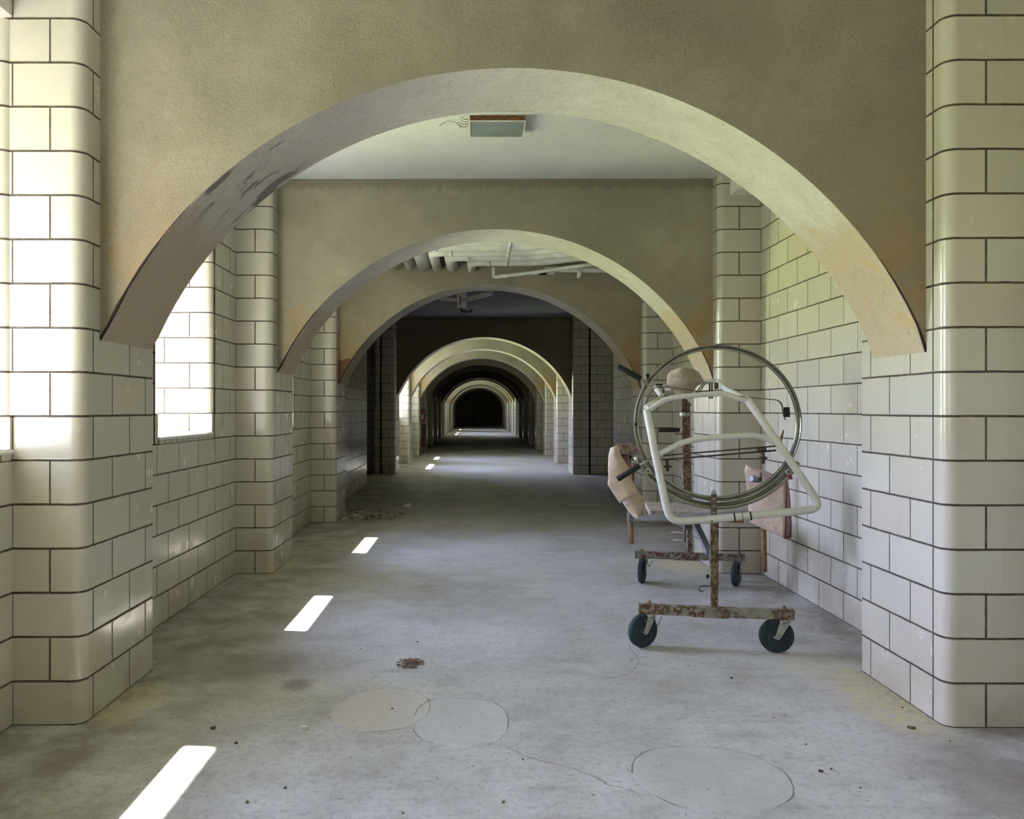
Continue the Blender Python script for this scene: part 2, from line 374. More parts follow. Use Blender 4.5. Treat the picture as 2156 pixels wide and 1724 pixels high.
def box(bm, x0, x1, y0, y1, z0, z1):
    vs = [bm.verts.new(c) for c in ((x0,y0,z0),(x1,y0,z0),(x1,y1,z0),(x0,y1,z0),(x0,y0,z1),(x1,y0,z1),(x1,y1,z1),(x0,y1,z1))]
    for q in ((0,3,2,1),(4,5,6,7),(0,1,5,4),(1,2,6,5),(2,3,7,6),(3,0,4,7)): bm.faces.new([vs[i] for i in q])
    return vs
def boxbm(*a):
    bm = bmesh.new(); box(bm, *a); return bm
def bevel(bm, w, seg=2):
    bmesh.ops.bevel(bm, geom=[e for e in bm.edges if e.calc_face_angle(0) > .5], offset=w, segments=seg, affect='EDGES', profile=.5)
    return bm
def bar(bm, p0, p1, w, h, up=Vector((0, 0, 1))):
    p0, p1 = Vector(p0), Vector(p1); d = (p1-p0).normalized(); s = d.cross(up).normalized(); u = s.cross(d).normalized()
    vs = []
    for p in (p0, p1):
        for a, b in ((-1,-1),(1,-1),(1,1),(-1,1)): vs.append(bm.verts.new(p + s*(a*w/2) + u*(b*h/2)))
    for q in ((0,1,2,3),(7,6,5,4),(0,4,5,1),(1,5,6,2),(2,6,7,3),(3,7,4,0)): bm.faces.new([vs[i] for i in q])
def chaikin(pts, it=3):
    pts = [Vector(p) for p in pts]
    for _ in range(it):
        o = [pts[0]]
        for a, b in zip(pts, pts[1:]): o += [a*.75+b*.25, a*.25+b*.75]
        o.append(pts[-1]); pts = o
    return pts
def fillet(pts, r, seg=6):
    pts = [Vector(p) for p in pts]; out = [pts[0]]
    for i in range(1, len(pts)-1):
        a, b, c = pts[i-1], pts[i], pts[i+1]
        rr = min(r, (a-b).length*.48, (c-b).length*.48)
        p, q = b+(a-b).normalized()*rr, b+(c-b).normalized()*rr
        for k in range(seg+1):
            t = k/seg; out.append(p*(1-t)**2 + b*2*t*(1-t) + q*t*t)
    out.append(pts[-1]); return out
def tube(bm, pts, r, n=12, cap=True):
    pts = [Vector(p) for p in pts]; rings = []
    rs = r if isinstance(r, (list, tuple)) else [r]*len(pts)
    t0 = (pts[1]-pts[0]).normalized()
    u = t0.orthogonal().normalized()
    for i, p in enumerate(pts):
        if i == 0: t = t0
        elif i == len(pts)-1: t = (pts[i]-pts[i-1]).normalized()
        else: t = ((pts[i+1]-p).normalized()+(p-pts[i-1]).normalized()).normalized()
        u = (u - t*u.dot(t)).normalized(); v = t.cross(u)
        rings.append([bm.verts.new(p + (u*math.cos(2*PI*k/n)+v*math.sin(2*PI*k/n))*rs[i]) for k in range(n)])
    for a, b in zip(rings, rings[1:]):
        for k in range(n):
            f = bm.faces.new((a[k], a[(k+1) % n], b[(k+1) % n], b[k])); f.smooth = True
    if cap:
        bm.faces.new(list(reversed(rings[0]))); bm.faces.new(rings[-1])
def tubebm(*a, **k):
    bm = bmesh.new(); tube(bm, *a, **k); return bm
def cyl(bm, p0, p1, r0, r1=None, n=20):
    tube(bm, [p0, p1], [r0, r0 if r1 is None else r1], n)
def lathe(bm, c, axis, prof, n=40, a0=0, a1=2*PI, ref=None, closed=False):
    """prof: list of (radius, offset along axis)"""
    c, axis = Vector(c), Vector(axis).normalized()
    u = Vector(ref) if ref is not None else axis.orthogonal(); u = (u-axis*u.dot(axis)).normalized(); v = axis.cross(u)
    full = abs(a1-a0-2*PI) < 1e-6; cnt = n if full else n+1
    rings = []
    for k in range(cnt):
        a = a0+(a1-a0)*k/n; d = u*math.cos(a)+v*math.sin(a)
        rings.append([bm.verts.new(c+d*r+axis*o) for r, o in prof])
    m = len(prof)
    for k in range(n):
        A, B = rings[k], rings[(k+1) % cnt]
        for j in range(m if closed else m-1):
            jj = (j+1) % m
            try: bm.faces.new((A[j], B[j], B[jj], A[jj])).smooth = False
            except ValueError: pass
    if not full and closed:
        bm.faces.new(rings[0]); bm.faces.new(list(reversed(rings[-1])))
    bmesh.ops.remove_doubles(bm, verts=bm.verts, dist=1e-6)
def sheet(bm, Lp, Rp, n=8, bulge=0.0, thick=.01, nz=.0, sc=20.0, dirv=Vector((0, -1, 0))):
    """leather sheet between two edge lines with a bulge towards dirv, closed with real thickness"""
    rows = []
    for i, (l, r) in enumerate(zip(Lp, Rp)):
        l, r = Vector(l), Vector(r)
        rows.append([l.lerp(r, j/n) + dirv*(bulge*math.sin(PI*j/n)) for j in range(n+1)])
    fine = []
    for a, b in zip(rows, rows[1:]):
        for s in range(3): fine.append([p.lerp(q, s/3) for p, q in zip(a, b)])
    fine.append(rows[-1])
    V = []
    for back in (0, 1):
        V.append([[bm.verts.new(p + dirv*(-thick*back) + dirv*(nz*(noise.noise(p*sc)))) for p in row] for row in fine])
    R, K = len(fine), n+1
    for back in (0, 1):
        G = V[back]
        for i in range(R-1):
            for j in range(K-1):
                q = [G[i][j], G[i][j+1], G[i+1][j+1], G[i+1][j]]
                bm.faces.new(q if not back else q[::-1]).smooth = True
    A, B = V
    for i in range(R-1):
        bm.faces.new((A[i][0], A[i+1][0], B[i+1][0], B[i][0])); bm.faces.new((A[i+1][K-1], A[i][K-1], B[i][K-1], B[i+1][K-1]))
    for j in range(K-1):
        bm.faces.new((A[0][j+1], A[0][j], B[0][j], B[0][j+1])); bm.faces.new((A[R-1][j], A[R-1][j+1], B[R-1][j+1], B[R-1][j]))

class TB:
    """tiled surface mesh: every face carries its own tile coordinates in metres"""
    def __init__(s):
        s.bm = bmesh.new(); s.uv = s.bm.loops.layers.uv.new('UVMap'); s.jn = s.bm.loops.layers.uv.new('joint')
    def quad(s, pts, uvs, mi=0, e=None, smooth=False):
        vs = [s.bm.verts.new(p) for p in pts]; f = s.bm.faces.new(vs); f.material_index = mi; f.smooth = smooth
        for k, l in enumerate(f.loops):
            l[s.uv].uv = uvs[k]; l[s.jn].uv = ((e[k] if e else 1.0), 0)
        return f
    def strip(s, pts, us, z0, z1, es=None, smooth=False, mi=0):
        """vertical wall along plan points"""
        lo = [s.bm.verts.new((x, y, z0)) for x, y in pts]; hi = [s.bm.verts.new((x, y, z1)) for x, y in pts]
        for i in range(len(pts)-1):
            f = s.bm.faces.new((lo[i], lo[i+1], hi[i+1], hi[i])); f.smooth = smooth; f.material_index = mi
            idx = (i, i+1, i+1, i); zz = (z0, z0, z1, z1)
            for l, q, z in zip(f.loops, idx, zz):
                l[s.uv].uv = (us[q], z); l[s.jn].uv = ((es[q] if es else 1.0), 0)

# ------------------------------------------------------------------ piers
def pier(side, yf, nm):
    t = TB(); s = 1 if side == 'right' else -1
    XS, XN = (XR, NR) if s > 0 else (XL, NL)
    W = abs(XN-XS); r = .058
    pts = []; arc = []
    # walk from the niche corner along the front, round the bullnose, along the side
    def add(x, y):
        if pts: arc.append(arc[-1]+math.hypot(x-pts[-1][0], y-pts[-1][1]))
        else: arc.append(0.0)
        pts.append((x, y))
    add(XN+s*.03, yf)
    add(XS+s*(r+.006), yf)
    nseg = 10
    for k in range(nseg+1):
        a = k/nseg*PI/2; add(XS+s*(r-r*math.sin(a)), yf+r-r*math.cos(a))
    add(XS, yf+r+.006); add(XS, yf+.10)
    i_end = len(pts)-1; add(XS, yf+PD)
    L1 = arc[i_end]-.03
    fj = .17 if s < 0 else .19
    def um(a):
        a -= .03
        if a <= fj: return a/fj*.2
        if a <= L1: return .2+(a-fj)/(L1-fj)*.2
        return .4+(a-L1)
    # insert a vertex at the front joint so the mapping bends there
    q = fj+.03; pts.insert(1, (XN+s*.03-s*q, yf)); arc.insert(1, q)
    off = .2 if (s > 0) == (nm == 2) else 0.0
    us = [um(a)+off for a in arc]
    es = None
    if s > 0: es = [a-(L1+.03) for a in arc]
    P2 = pts if s < 0 else pts
    t.strip(P2, us, 0, TOP, es, smooth=True)
    yb = yf+PD
    t.strip([(XS, yb), (XN+s*.03, yb)], [us[-1], us[-1]+W+.03], 0, TOP)
    if s > 0: pass
    bmesh.ops.recalc_face_normals(t.bm, faces=t.bm.faces)
    # close the hidden back so the normals point outwards
    o = build('pillar_'+side, t.bm, 'tile', kind='structure')
    return o
def fixnormals(o, cx):
    pass
for i, yf in enumerate(PIERS):
    if i == 4+0 and False: pass
    for side in ('left', 'right'):
        yy = yf if i != 2 else (3.72 if side == 'left' else 3.69)
        pier(side, yy, i)

# ------------------------------------------------------------------ arches
XC = .161; HS = (XR-XL)/2; Z0 = 1.735; ZA = 3.049
RISE = ZA-Z0; RA = (HS*HS+RISE*RISE)/(2*RISE); ZC = ZA-RA
def arch(i, yf):
    bm = bmesh.new(); n = 48
    a0 = math.asin(HS/RA)
    fl, fr, bl, br = yf+.18, yf+.16, yf+.78, yf+.66
    if i == 2: fl, fr, bl, br = 3.89, 3.85, 4.50, 4.36
    Fm = 1 if i in (3, 4) else 0
    cur = []
    for k in range(n+1):
        a = -a0+2*a0*k/n; x = XC+RA*math.sin(a); z = ZC+RA*math.cos(a); t = k/n
        if k == 0: z += .03
        if k == n: z -= .03
        cur.append((x, fl+(fr-fl)*t, bl+(br-bl)*t, z))
    fb = [bm.verts.new((x, yf_, z)) for x, yf_, yb, z in cur]; ft = [bm.verts.new((x, yf_, TOP+.02)) for x, yf_, yb, z in cur]
    bb = [bm.verts.new((x, yb, z)) for x, yf_, yb, z in cur]; bt = [bm.verts.new((x, yb, TOP+.02)) for x, yf_, yb, z in cur]
    sf = [bm.verts.new((x, yf_, z)) for x, yf_, yb, z in cur]; sb = [bm.verts.new((x, yb, z)) for x, yf_, yb, z in cur]
    for k in range(n):
        bm.faces.new((fb[k], fb[k+1], ft[k+1], ft[k])).material_index = 0
        bm.faces.new((bb[k+1], bb[k], bt[k], bt[k+1])).material_index = 0
        f = bm.faces.new((sf[k+1], sf[k], sb[k], sb[k+1])); f.material_index = 1; f.smooth = True
        bm.faces.new((ft[k], ft[k+1], bt[k+1], bt[k]))
    bm.loops.layers.uv.new('UVMap')
    face = {2: 'plaster', 3: 'plaster2', 4: 'plaster3', 5: 'plaster_shade'}.get(i, 'plaster2')
    if 8 < i < 12: face = 'plaster_shade'
    o = build('arch', bm, [face, 'soffit'], kind='structure')
    if i in (2, 3, 4, 5):
        for sgn, k0, k1, wd in ((-1, 0, 12, .011), (1, n-7, n, .007)):
            b = bmesh.new(); pts = []; rs = []
            for k in range(k0, k1+1):
                x, yf_, yb, z = cur[k]
                t = (k-k0)/(k1-k0); t = t if sgn < 0 else 1-t
                a = -a0+2*a0*k/n
                pts.append((x+math.sin(a)*.004, yf_+.002, z+math.cos(a)*.004)); rs.append(max(.0015, wd*(1-t)*(0.6+.6*random.random())))
            tube(b, pts, rs, 6)
            build('crack', b, 'crackm', parent=o)
    return o
for i, yf in enumerate(PIERS): arch(i, yf)

# ------------------------------------------------------------------ side walls
def wall_left(y0, y1, win=None, flush=False, mat='tile', zt=TOP):
    t = TB()
    def rect(ya, yb, za, zb): t.quad([(NL, ya, za), (NL, yb, za), (NL, yb, zb), (NL, ya, zb)], [(ya, za), (yb, za), (yb, zb), (ya, zb)])
    if not win:
        rect(y0, y1, 0, zt)
        t.quad([(XO, y0, 0), (XO, y1, 0), (XO, y1, zt), (XO, y0, zt)], [(0, 0)]*4)
    else:
        a, b = win; zi, zo = 3.22, 2.81
        SB = CH*6
        rect(y0, y1, 0, SB)
        r = .055
        ra = 0 if a-y0 < .02 else r; rb = 0 if y1-b < .02 else r
        # wall either side of the opening
        if a-y0 > .02: rect(y0, a-ra, SB, zi)
        if y1-b > .02: rect(b+rb, y1, SB, zi)
        rect(y0, y1, zi, zt)
        # sill course of short upright tiles
        for k in range(99):
            ya = a+k*.11
            if ya >= b: break
            yb = min(ya+.11, b)
            t.quad([(NL+.004, ya, SB), (NL+.004, yb, SB), (NL+.004, yb, SILL), (NL+.004, ya, SILL)], [(.1, SB+.006), (.2, SB+.006), (.2, SB+.19), (.1, SB+.19)],
                   0, [0.0, .055, .055, 0.0])
        # reveals with rounded arrises
        for (yy, sg, rr) in ((b, 1, rb), (a, -1, ra)):
            if rr == 0: 
                t.strip([(NL-.03, yy), (XO, yy)], [.23, .23+abs(XO-NL-.03)], SILL-.01, 3.3)
                continue
            pts = [(NL, yy+sg*(rr+.02)), (NL, yy+sg*rr)]
            for k in range(1, 9):
                q = k/8*PI/2; pts.append((NL-rr+rr*math.cos(q), yy+sg*(rr-rr*math.sin(q))))
            pts += [(NL-rr-.005, yy), (XO, yy)]
            us = [0]
            for p, q in zip(pts, pts[1:]): us.append(us[-1]+math.hypot(p[0]-q[0], p[1]-q[1]))
            us = [u-.08+.05+.2 for u in us]
            t.strip(pts, us, 7*CH, 3.3, smooth=True)
            # squared block below the first course line
            t.strip([(NL, yy+sg*(rr+.02)), (NL, yy)], [yy, yy+.05], SB, 7*CH)
            t.strip([(NL, yy), (XO, yy)], [.22, .22+abs(XO-NL)], SILL-.06, 7*CH)
            t.quad([(NL, yy, 7*CH), (NL, yy+sg*rr, 7*CH), (NL-rr, yy+sg*rr*.3, 7*CH), (NL-rr, yy, 7*CH)], [(.1, .1)]*4)
        # sloping head, and the outer skin
        t.quad([(NL, a-ra, zi), (NL, b+rb, zi), (XO, b+rb, zo), (XO, a-ra, zo)], [(.1, .1)]*4)
        O = lambda ya, yb, za, zb: t.quad([(XO, ya, za), (XO, yb, za), (XO, yb, zb), (XO, ya, zb)], [(0.1, .1)]*4)
        O(y0-.3, y1+.3, 0, SILL-.05); O(y0-.3, y1+.3, zo, zt); O(y0-.3, a, SILL-.05, zo); O(b, y1+.3, SILL-.05, zo)
    t.quad([(XO, y0, zt), (NL, y0, zt), (NL, y1, zt), (XO, y1, zt)], [(0, 0)]*4)
    return build('wall_left', t.bm, mat, kind='structure')
def wall_right(y0, y1):
    t = TB()
    o = .05
    t.quad([(NR, y1, 0), (NR, y0, 0), (NR, y0, TOP), (NR, y1, TOP)], [(y1+o, 0), (y0+o, 0), (y0+o, TOP), (y1+o, TOP)])
    t.quad([(NR+.5, y0, 0), (NR+.5, y1, 0), (NR+.5, y1, TOP), (NR+.5, y0, TOP)], [(0, 0)]*4)
    return build('wall_right', t.bm, 'tile', kind='structure')
bays = list(zip(PIERS, PIERS[1:]))
for i, (p0, p1) in enumerate(bays):
    y0, y1 = p0+PD, p1
    if p1 == 3.70: y1 = 3.72
    wn = next(((a, b) for a, b in WINS if a >= y0-.9 and b <= y1+.05), None)
    if wn and wn[1] > y1-.01: wn = (wn[0], y1)
    if wn and wn[0] < y0: wn = (y0, wn[1])
    if p0 == 10.40:
        wall_left(y0, 15.7); wall_right(y0, 14.9)
    else:
        wall_left(y0, y1, wn); wall_right(y0, y1)
    # solid masonry behind each pier on the window side
    tb = TB()
    tb.quad([(XO, p0-.02, 0), (XO, p0+PD+.02, 0), (XO, p0+PD+.02, TOP), (XO, p0-.02, TOP)], [(0, 0)]*4)
    build('wall_left', tb.bm, 'tile', kind='structure')
    tb = TB(); tb.quad([(NR+.5, p0-.02, 0), (NR+.5, p0+PD+.02, 0), (NR+.5, p0+PD+.02, TOP), (NR+.5, p0-.02, TOP)], [(0, 0)]*4)
    build('wall_right', tb.bm, 'tile', kind='structure')

wall_left(PIERS[-1]+PD, YE); wall_right(PIERS[-1]+PD, YE)
# side openings between the third and fourth arches
def tbox(name, walls):
    t = TB()
    for (xa, ya), (xb, yb) in walls:
        L = math.hypot(xb-xa, yb-ya)
        t.strip([(xa, ya), (xb, yb)], [0.05, .05+L], 0, TOP)
    return build(name, t.bm, 'tile', kind='structure')
tbox('wall_right', [((NR, 14.9), (5.2, 14.9)), ((5.2, 14.9), (5.2, 18.10)), ((5.2, 18.10), (NR-.01, 18.10))])
t = TB()
pts = [(NL+.01, 18.10), (-2.20, 18.10)] + [(-2.20-.07*math.sin(k/6*PI/2), 18.17-.07*math.cos(k/6*PI/2)) for k in range(7)] + [(-2.27, 18.9)]
us = [0]
for p, q in zip(pts, pts[1:]): us.append(us[-1]+math.hypot(p[0]-q[0], p[1]-q[1]))
t.strip(pts, us, 0, TOP, smooth=True)
build('wall_left', t.bm, 'tile', kind='structure')
tbox('wall_left', [((NL, 15.7), (-4.6, 15.7)), ((-4.6, 15.7), (-4.6, 18.9)), ((-4.6, 18.9), (-2.27, 18.9))])

# floor, ceilings, ends
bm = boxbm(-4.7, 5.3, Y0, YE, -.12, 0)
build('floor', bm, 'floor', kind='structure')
build('ceiling', boxbm(-3.1, 3.1, Y0, 10.9, TOP, TOP+.2), 'ceiling', kind='structure')
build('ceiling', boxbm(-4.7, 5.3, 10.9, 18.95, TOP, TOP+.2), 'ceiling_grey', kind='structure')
build('ceiling', boxbm(-3.1, 3.1, 18.95, YE, TOP, TOP+.2), 'ceiling', kind='structure')
build('wall_back', boxbm(-3.1, 3.1, YE-.1, YE+.2, 0, TOP), 'plaster2', kind='structure')
build('wall_front', boxbm(-3.1, 3.1, Y0-.2, Y0, 0, TOP), 'plaster', kind='structure')
# plaster casing over the right niche, below the ceiling
bm = boxbm(2.215, NR+.01, 4.49, 7.165, 3.31, TOP+.01); bevel(bm, .012)
build('trim_1', bm, 'ceiling', kind='structure')
bm = boxbm(2.215, NR+.01, 7.96, 10.40, 3.31, TOP+.01); bevel(bm, .012)
build('trim_2', bm, 'ceiling', kind='structure')

# sills and iron window frames
for k, (a, b) in enumerate(WINS):
    if b > 3.6 and b < 3.8: b = 3.72
    bm = bmesh.new()
    vs = []
    # slightly sloping slab with a rounded nose
    pr = [(NL+.008, SILL-.022), (NL+.012, SILL-.012), (NL+.008, SILL-.004), (NL-.01, SILL), (XO, SILL+.05), (XO, SILL-.06)]
    A = [bm.verts.new((x, a-.004, z)) for x, z in pr]; B = [bm.verts.new((x, b+.004, z)) for x, z in pr]
    bm.faces.new(A[::-1]); bm.faces.new(B)
    for j in range(len(pr)): bm.faces.new((A[j], B[j], B[(j+1) % len(pr)], A[(j+1) % len(pr)]))
    sl = build('window_sill', bm, 'sill', kind='structure')
    bm = bmesh.new(); x0, x1 = XO+.03, XO+.06
    zt, zb = 2.82, SILL+.04
    box(bm, x0, x1, a, a+.018, zb, zt); box(bm, x0, x1, b-.018, b, zb, zt); box(bm, x0, x1, a+.018, b-.018, zb, zb+.02); box(bm, x0, x1, a+.018, b-.018, zt-.02, zt)
    for j in range(1, 5): z = zb+(zt-zb)*j/5; box(bm, x0+.010, x1-.010, a+.015, b-.015, z-.003, z+.003)
    build('window_%d' % (k+1), bm, 'iron', kind='structure')

# ------------------------------------------------------------------ ceiling light box
t = empty('ceiling_light', (.145, 5.89, TOP), 'rusty square ceiling light box with a grey glass panel', 'ceiling light')
bm = bmesh.new(); x0, x1, y0, y1 = -.05, .34, 5.73, 6.06; zb = TOP-.045
w_ = .008
box(bm, x0, x1, y0, y0+w_, zb, TOP); box(bm, x0, x1, y1-w_, y1, zb, TOP); box(bm, x0, x0+w_, y0+w_, y1-w_, zb, TOP); box(bm, x1-w_, x1, y0+w_, y1-w_, zb, TOP)
build('casing', bm, 'fixmetal', t)
bm = boxbm(x0+.004, x1-.004, y0+.004, y1-.004, zb-.003, zb+.002); build('glass_panel', bm, 'glass_panel', t)
bm = bmesh.new()
for q in ((x0-.002, x1+.002, y0-.003, y0+.004), (x0-.002, x1+.002, y1-.004, y1+.003), (x0-.003, x0+.004, y0+.004, y1-.004), (x1-.004, x1+.003, y0+.004, y1-.004)): box(bm, q[0], q[1], q[2], q[3], zb-.006, zb+.003)
build('trim_edge', bm, 'whiteedge', t)
bm = boxbm(x0-.065, x1+.065, y0-.06, y1+.06, TOP-.006, TOP+.004); build('ceiling_plate', bm, 'ceiling', t)
bm = tubebm(chaikin([P(1055, 262, 5.95), P(1050, 277, 6.02), P(1052, 279, 6.03)]), .004, 6); bm.free()
# loose wires round the light
for q in range(4):
    a = Vector((x0-.01, y0+.06+.05*q, TOP-.01)); b = a+Vector((-.05-.01*q, -.05, -.004)); bm = tubebm(chaikin([a, a.lerp(b, .5)+Vector((0, .01, -.012)), b]), .0022, 6)
    build('wire_end', bm, 'fibre', t)
bm = tubebm(chaikin([P(925, 268, 5.95), P(940, 259, 5.85), P(958, 259, 5.87), P(970, 268, 5.96), P(972, 280, 6.05)]), .004, 6)
for v in bm.verts: v.co.z = TOP-.004+(v.co.z-TOP)*.04
build('loose_cable', bm, 'fibre', label='thin dark cable looping across the white ceiling beside the light box', cat='cable')

# ------------------------------------------------------------------ pipes in the third bay
ends = [(837, .085, 8.70), (864, .065, 8.95), (893, .095, 9.22), (920, .062, 9.50), (952, .075, 9.76), (993, .055, 10.04)]
plab = ['fat lagged pipe farthest out along the row of ceiling pipes, left end',
        'slim lagged pipe second along from the left end of the ceiling row',
        'fattest white lagged ceiling pipe with the brightest elbow',
        'slim lagged ceiling pipe just right of the fattest elbow',
        'lagged ceiling pipe with a pale elbow, second from the right end of the row',
        'lowest thin lagged pipe at the right end of the row of elbows']
for k, ((px, r, yk), lb) in enumerate(zip(ends, plab)):
    x = (px-VX)*10.57/F; z = 3.235+r-.008*k
    path = [(x, 10.62, z), (x, yk, z), (.45+.06*k, yk, z), (1.9, yk-1.0+.05*k, z), (2.52, yk-1.0+.05*k, z)]
    bm = tubebm(fillet(path, .16, 7), r, 16)
    o = build('ceiling_pipe', bm, 'pipe', label=lb, cat='pipe', group='lagged pipes under the ceiling')
    for q in (Vector((x+.2, yk, z)), Vector((.35, yk, z))):
        b = bmesh.new(); cyl(b, q, q+Vector((.03, 0, 0)), r+.006, n=16); build('band', b, 'pipe', parent=o)
bm = tubebm(fillet([P(1042, 583, 10.2), P(1120, 574, 10.0), P(1215, 560, 9.7), (2.5, 9.45, 3.24)], .05), .022, 10)
t = build('conduit', bm, 'pipe', label='thin white conduit running obliquely below the lagged pipes', cat='pipe')
bm = tubebm([(.86, 10.42, 3.215), (2.13, 10.42, 3.215)], .038, 12)
t = build('cross_pipe', bm, 'pipe', label='straight white pipe running level against the third arch wall', cat='pipe')
for px in (1135, 1150): 
    b = bmesh.new(); X = (px-VX)*10.4/F; box(b, X-.1, X+.1, 10.37, 10.46, 3.155, 3.18); build('bracket', b, 'pipe', parent=t)
bm = bmesh.new(); c = P(1042, 575, 10.3); box(bm, c.x-.036, c.x-.0035, c.y-.14, c.y+.05, c.z-.06, c.z+.05)
build('junction_plate', bm, 'whiteedge', label='small white bracket plate at the end of the thin conduit', cat='bracket')
c = P(1222, 572, 9.75)
bm = bmesh.new(); tube(bm, [c+Vector((0, 0, .09)), c+Vector((0, 0, .02))], .004, 6); tube(bm, [c+Vector((0, 0, .02)), c+Vector((-.01, 0, -.03)), c+Vector((-.03, 0, -.075))], [.02, .032, .012], 10)
build('hanging_valve', bm, 'pipe', label='small white valve hanging on a rod below the pipes', cat='valve')
# hangers
bm = bmesh.new(); tube(bm, [P(1213, 560, 9.75), P(1213, 540, 9.75)], .005, 6); tube(bm, [P(1222, 562, 9.75), P(1222, 535, 9.75)], .005, 6)
build('pipe_hanger', bm, 'darkiron', label='pair of thin dark hanger rods holding the conduit to the ceiling', cat='hanger')

# hanging bracket beyond the third arch
t = empty('hanging_bracket', P(972, 636, 13.2), 'white bracket with angled arms hanging from the grey ceiling', 'bracket')
b = bmesh.new(); bar(b, P(925, 629, 13.2), P(970, 632, 13.2), .05, .05); build('arm', b, 'whiteedge', t)
b = bmesh.new(); bar(b, P(975, 632, 13.2), P(1036, 617, 12.6), .05, .06); build('arm', b, 'whiteedge', t)
b = bmesh.new(); bar(b, P(972, 648, 13.2), P(972, 612, 13.2), .16, .04, Vector((0, 1, 0))); build('drop_plate', b, 'whiteedge', t)
b = bmesh.new(); q = P(972, 612, 13.2); cyl(b, q, Vector((q.x, q.y, TOP+.005)), .018, n=10); build('hanger_rod', b, 'whiteedge', t)
b = bmesh.new(); bar(b, P(969.5, 641, 13.17), P(969.5, 624, 13.17), .02, .012, Vector((0, 1, 0))); build('rust_streak', b, 'rust', t)
b = bmesh.new(); tube(b, fillet([P(971, 648, 13.2), P(972, 656, 13.2), P(992, 656, 13.2), P(993, 650, 13.2)], .03), .018, 8); build('hook', b, 'darkiron', t)

# ------------------------------------------------------------------ fire extinguisher, far desk
t = empty('fire_extinguisher', P(888, 890, 28.9), 'red fire extinguisher hanging on a tiled pier far down the left side', 'fire extinguisher')
c = P(888, 890, 28.88); c.y = 28.88
b = bmesh.new(); lathe(b, c, (0, 0, 1), [(0, 0), (.075, 0), (.082, .03), (.082, .38), (.06, .44), (.03, .47), (0, .47)], 20); build('cylinder', b, 'red', t, smooth=True)
b = bmesh.new(); cyl(b, c+Vector((0, 0, .46)), c+Vector((0, 0, .52)), .022); box(b, c.x-.02, c.x+.09, c.y-.012, c.y+.012, c.z+.52, c.z+.535); box(b, c.x-.02, c.x+.1, c.y-.012, c.y+.012, c.z+.55, c.z+.565)
build('valve_handle', b, 'greysteel', t)
b = tubebm(chaikin([c+Vector((-.02, 0, .5)), c+Vector((.13, -.02, .46)), c+Vector((.12, -.03, .2)), c+Vector((.09, -.05, .1))]), .012, 8); build('hose', b, 'grip', t)
b = bmesh.new(); box(b, c.x+.0, c.x+.055, c.y-.088, c.y-.08, c.z+.12, c.z+.3); build('instruction_label', b, 'paper', t)
b = boxbm(c.x-.12, c.x+.14, 28.965, 28.998, .10, .92); build('wall_board', b, 'rust', label='rusty brown board fixed to the pier below the fire extinguisher', cat='board')
t = empty('desk', (-.85, 70.5, 0), 'dark boxy desk standing at the far dead end of the corridor', 'desk')
b = boxbm(-1.75, .05, 70.0, 70.9, 1.0, 1.06); build('desk_top', b, 'greysteel', t)
b = boxbm(-1.7, 0.0, 70.05, 70.85, .0, 1.0); build('desk_body', b, 'desk', t)

# ------------------------------------------------------------------ the turning frame
B0 = Vector((1.425, 4.90, 0)); TH = math.radians(10.0)
AX = Vector((math.sin(TH), math.cos(TH), 0)); RT = Vector((math.cos(TH), -math.sin(TH), 0)); UP = Vector((0, 0, 1))
def T(px, py, d=0.0):
    dx = (px-VX)/F; Y = (d+B0.dot(AX))/(dx*AX.x+AX.y)
    return Vector((dx*Y, Y, H-(py-VY)*Y/F))
def LC(s, d, z): return Vector((B0.x, B0.y, 0)) + RT*s + AX*d + UP*z
G = empty('turning_frame', (B0.x, B0.y, 0), 'old wheeled hospital turning frame with a metal ring, white tubes and leather pads', 'hospital bed frame')

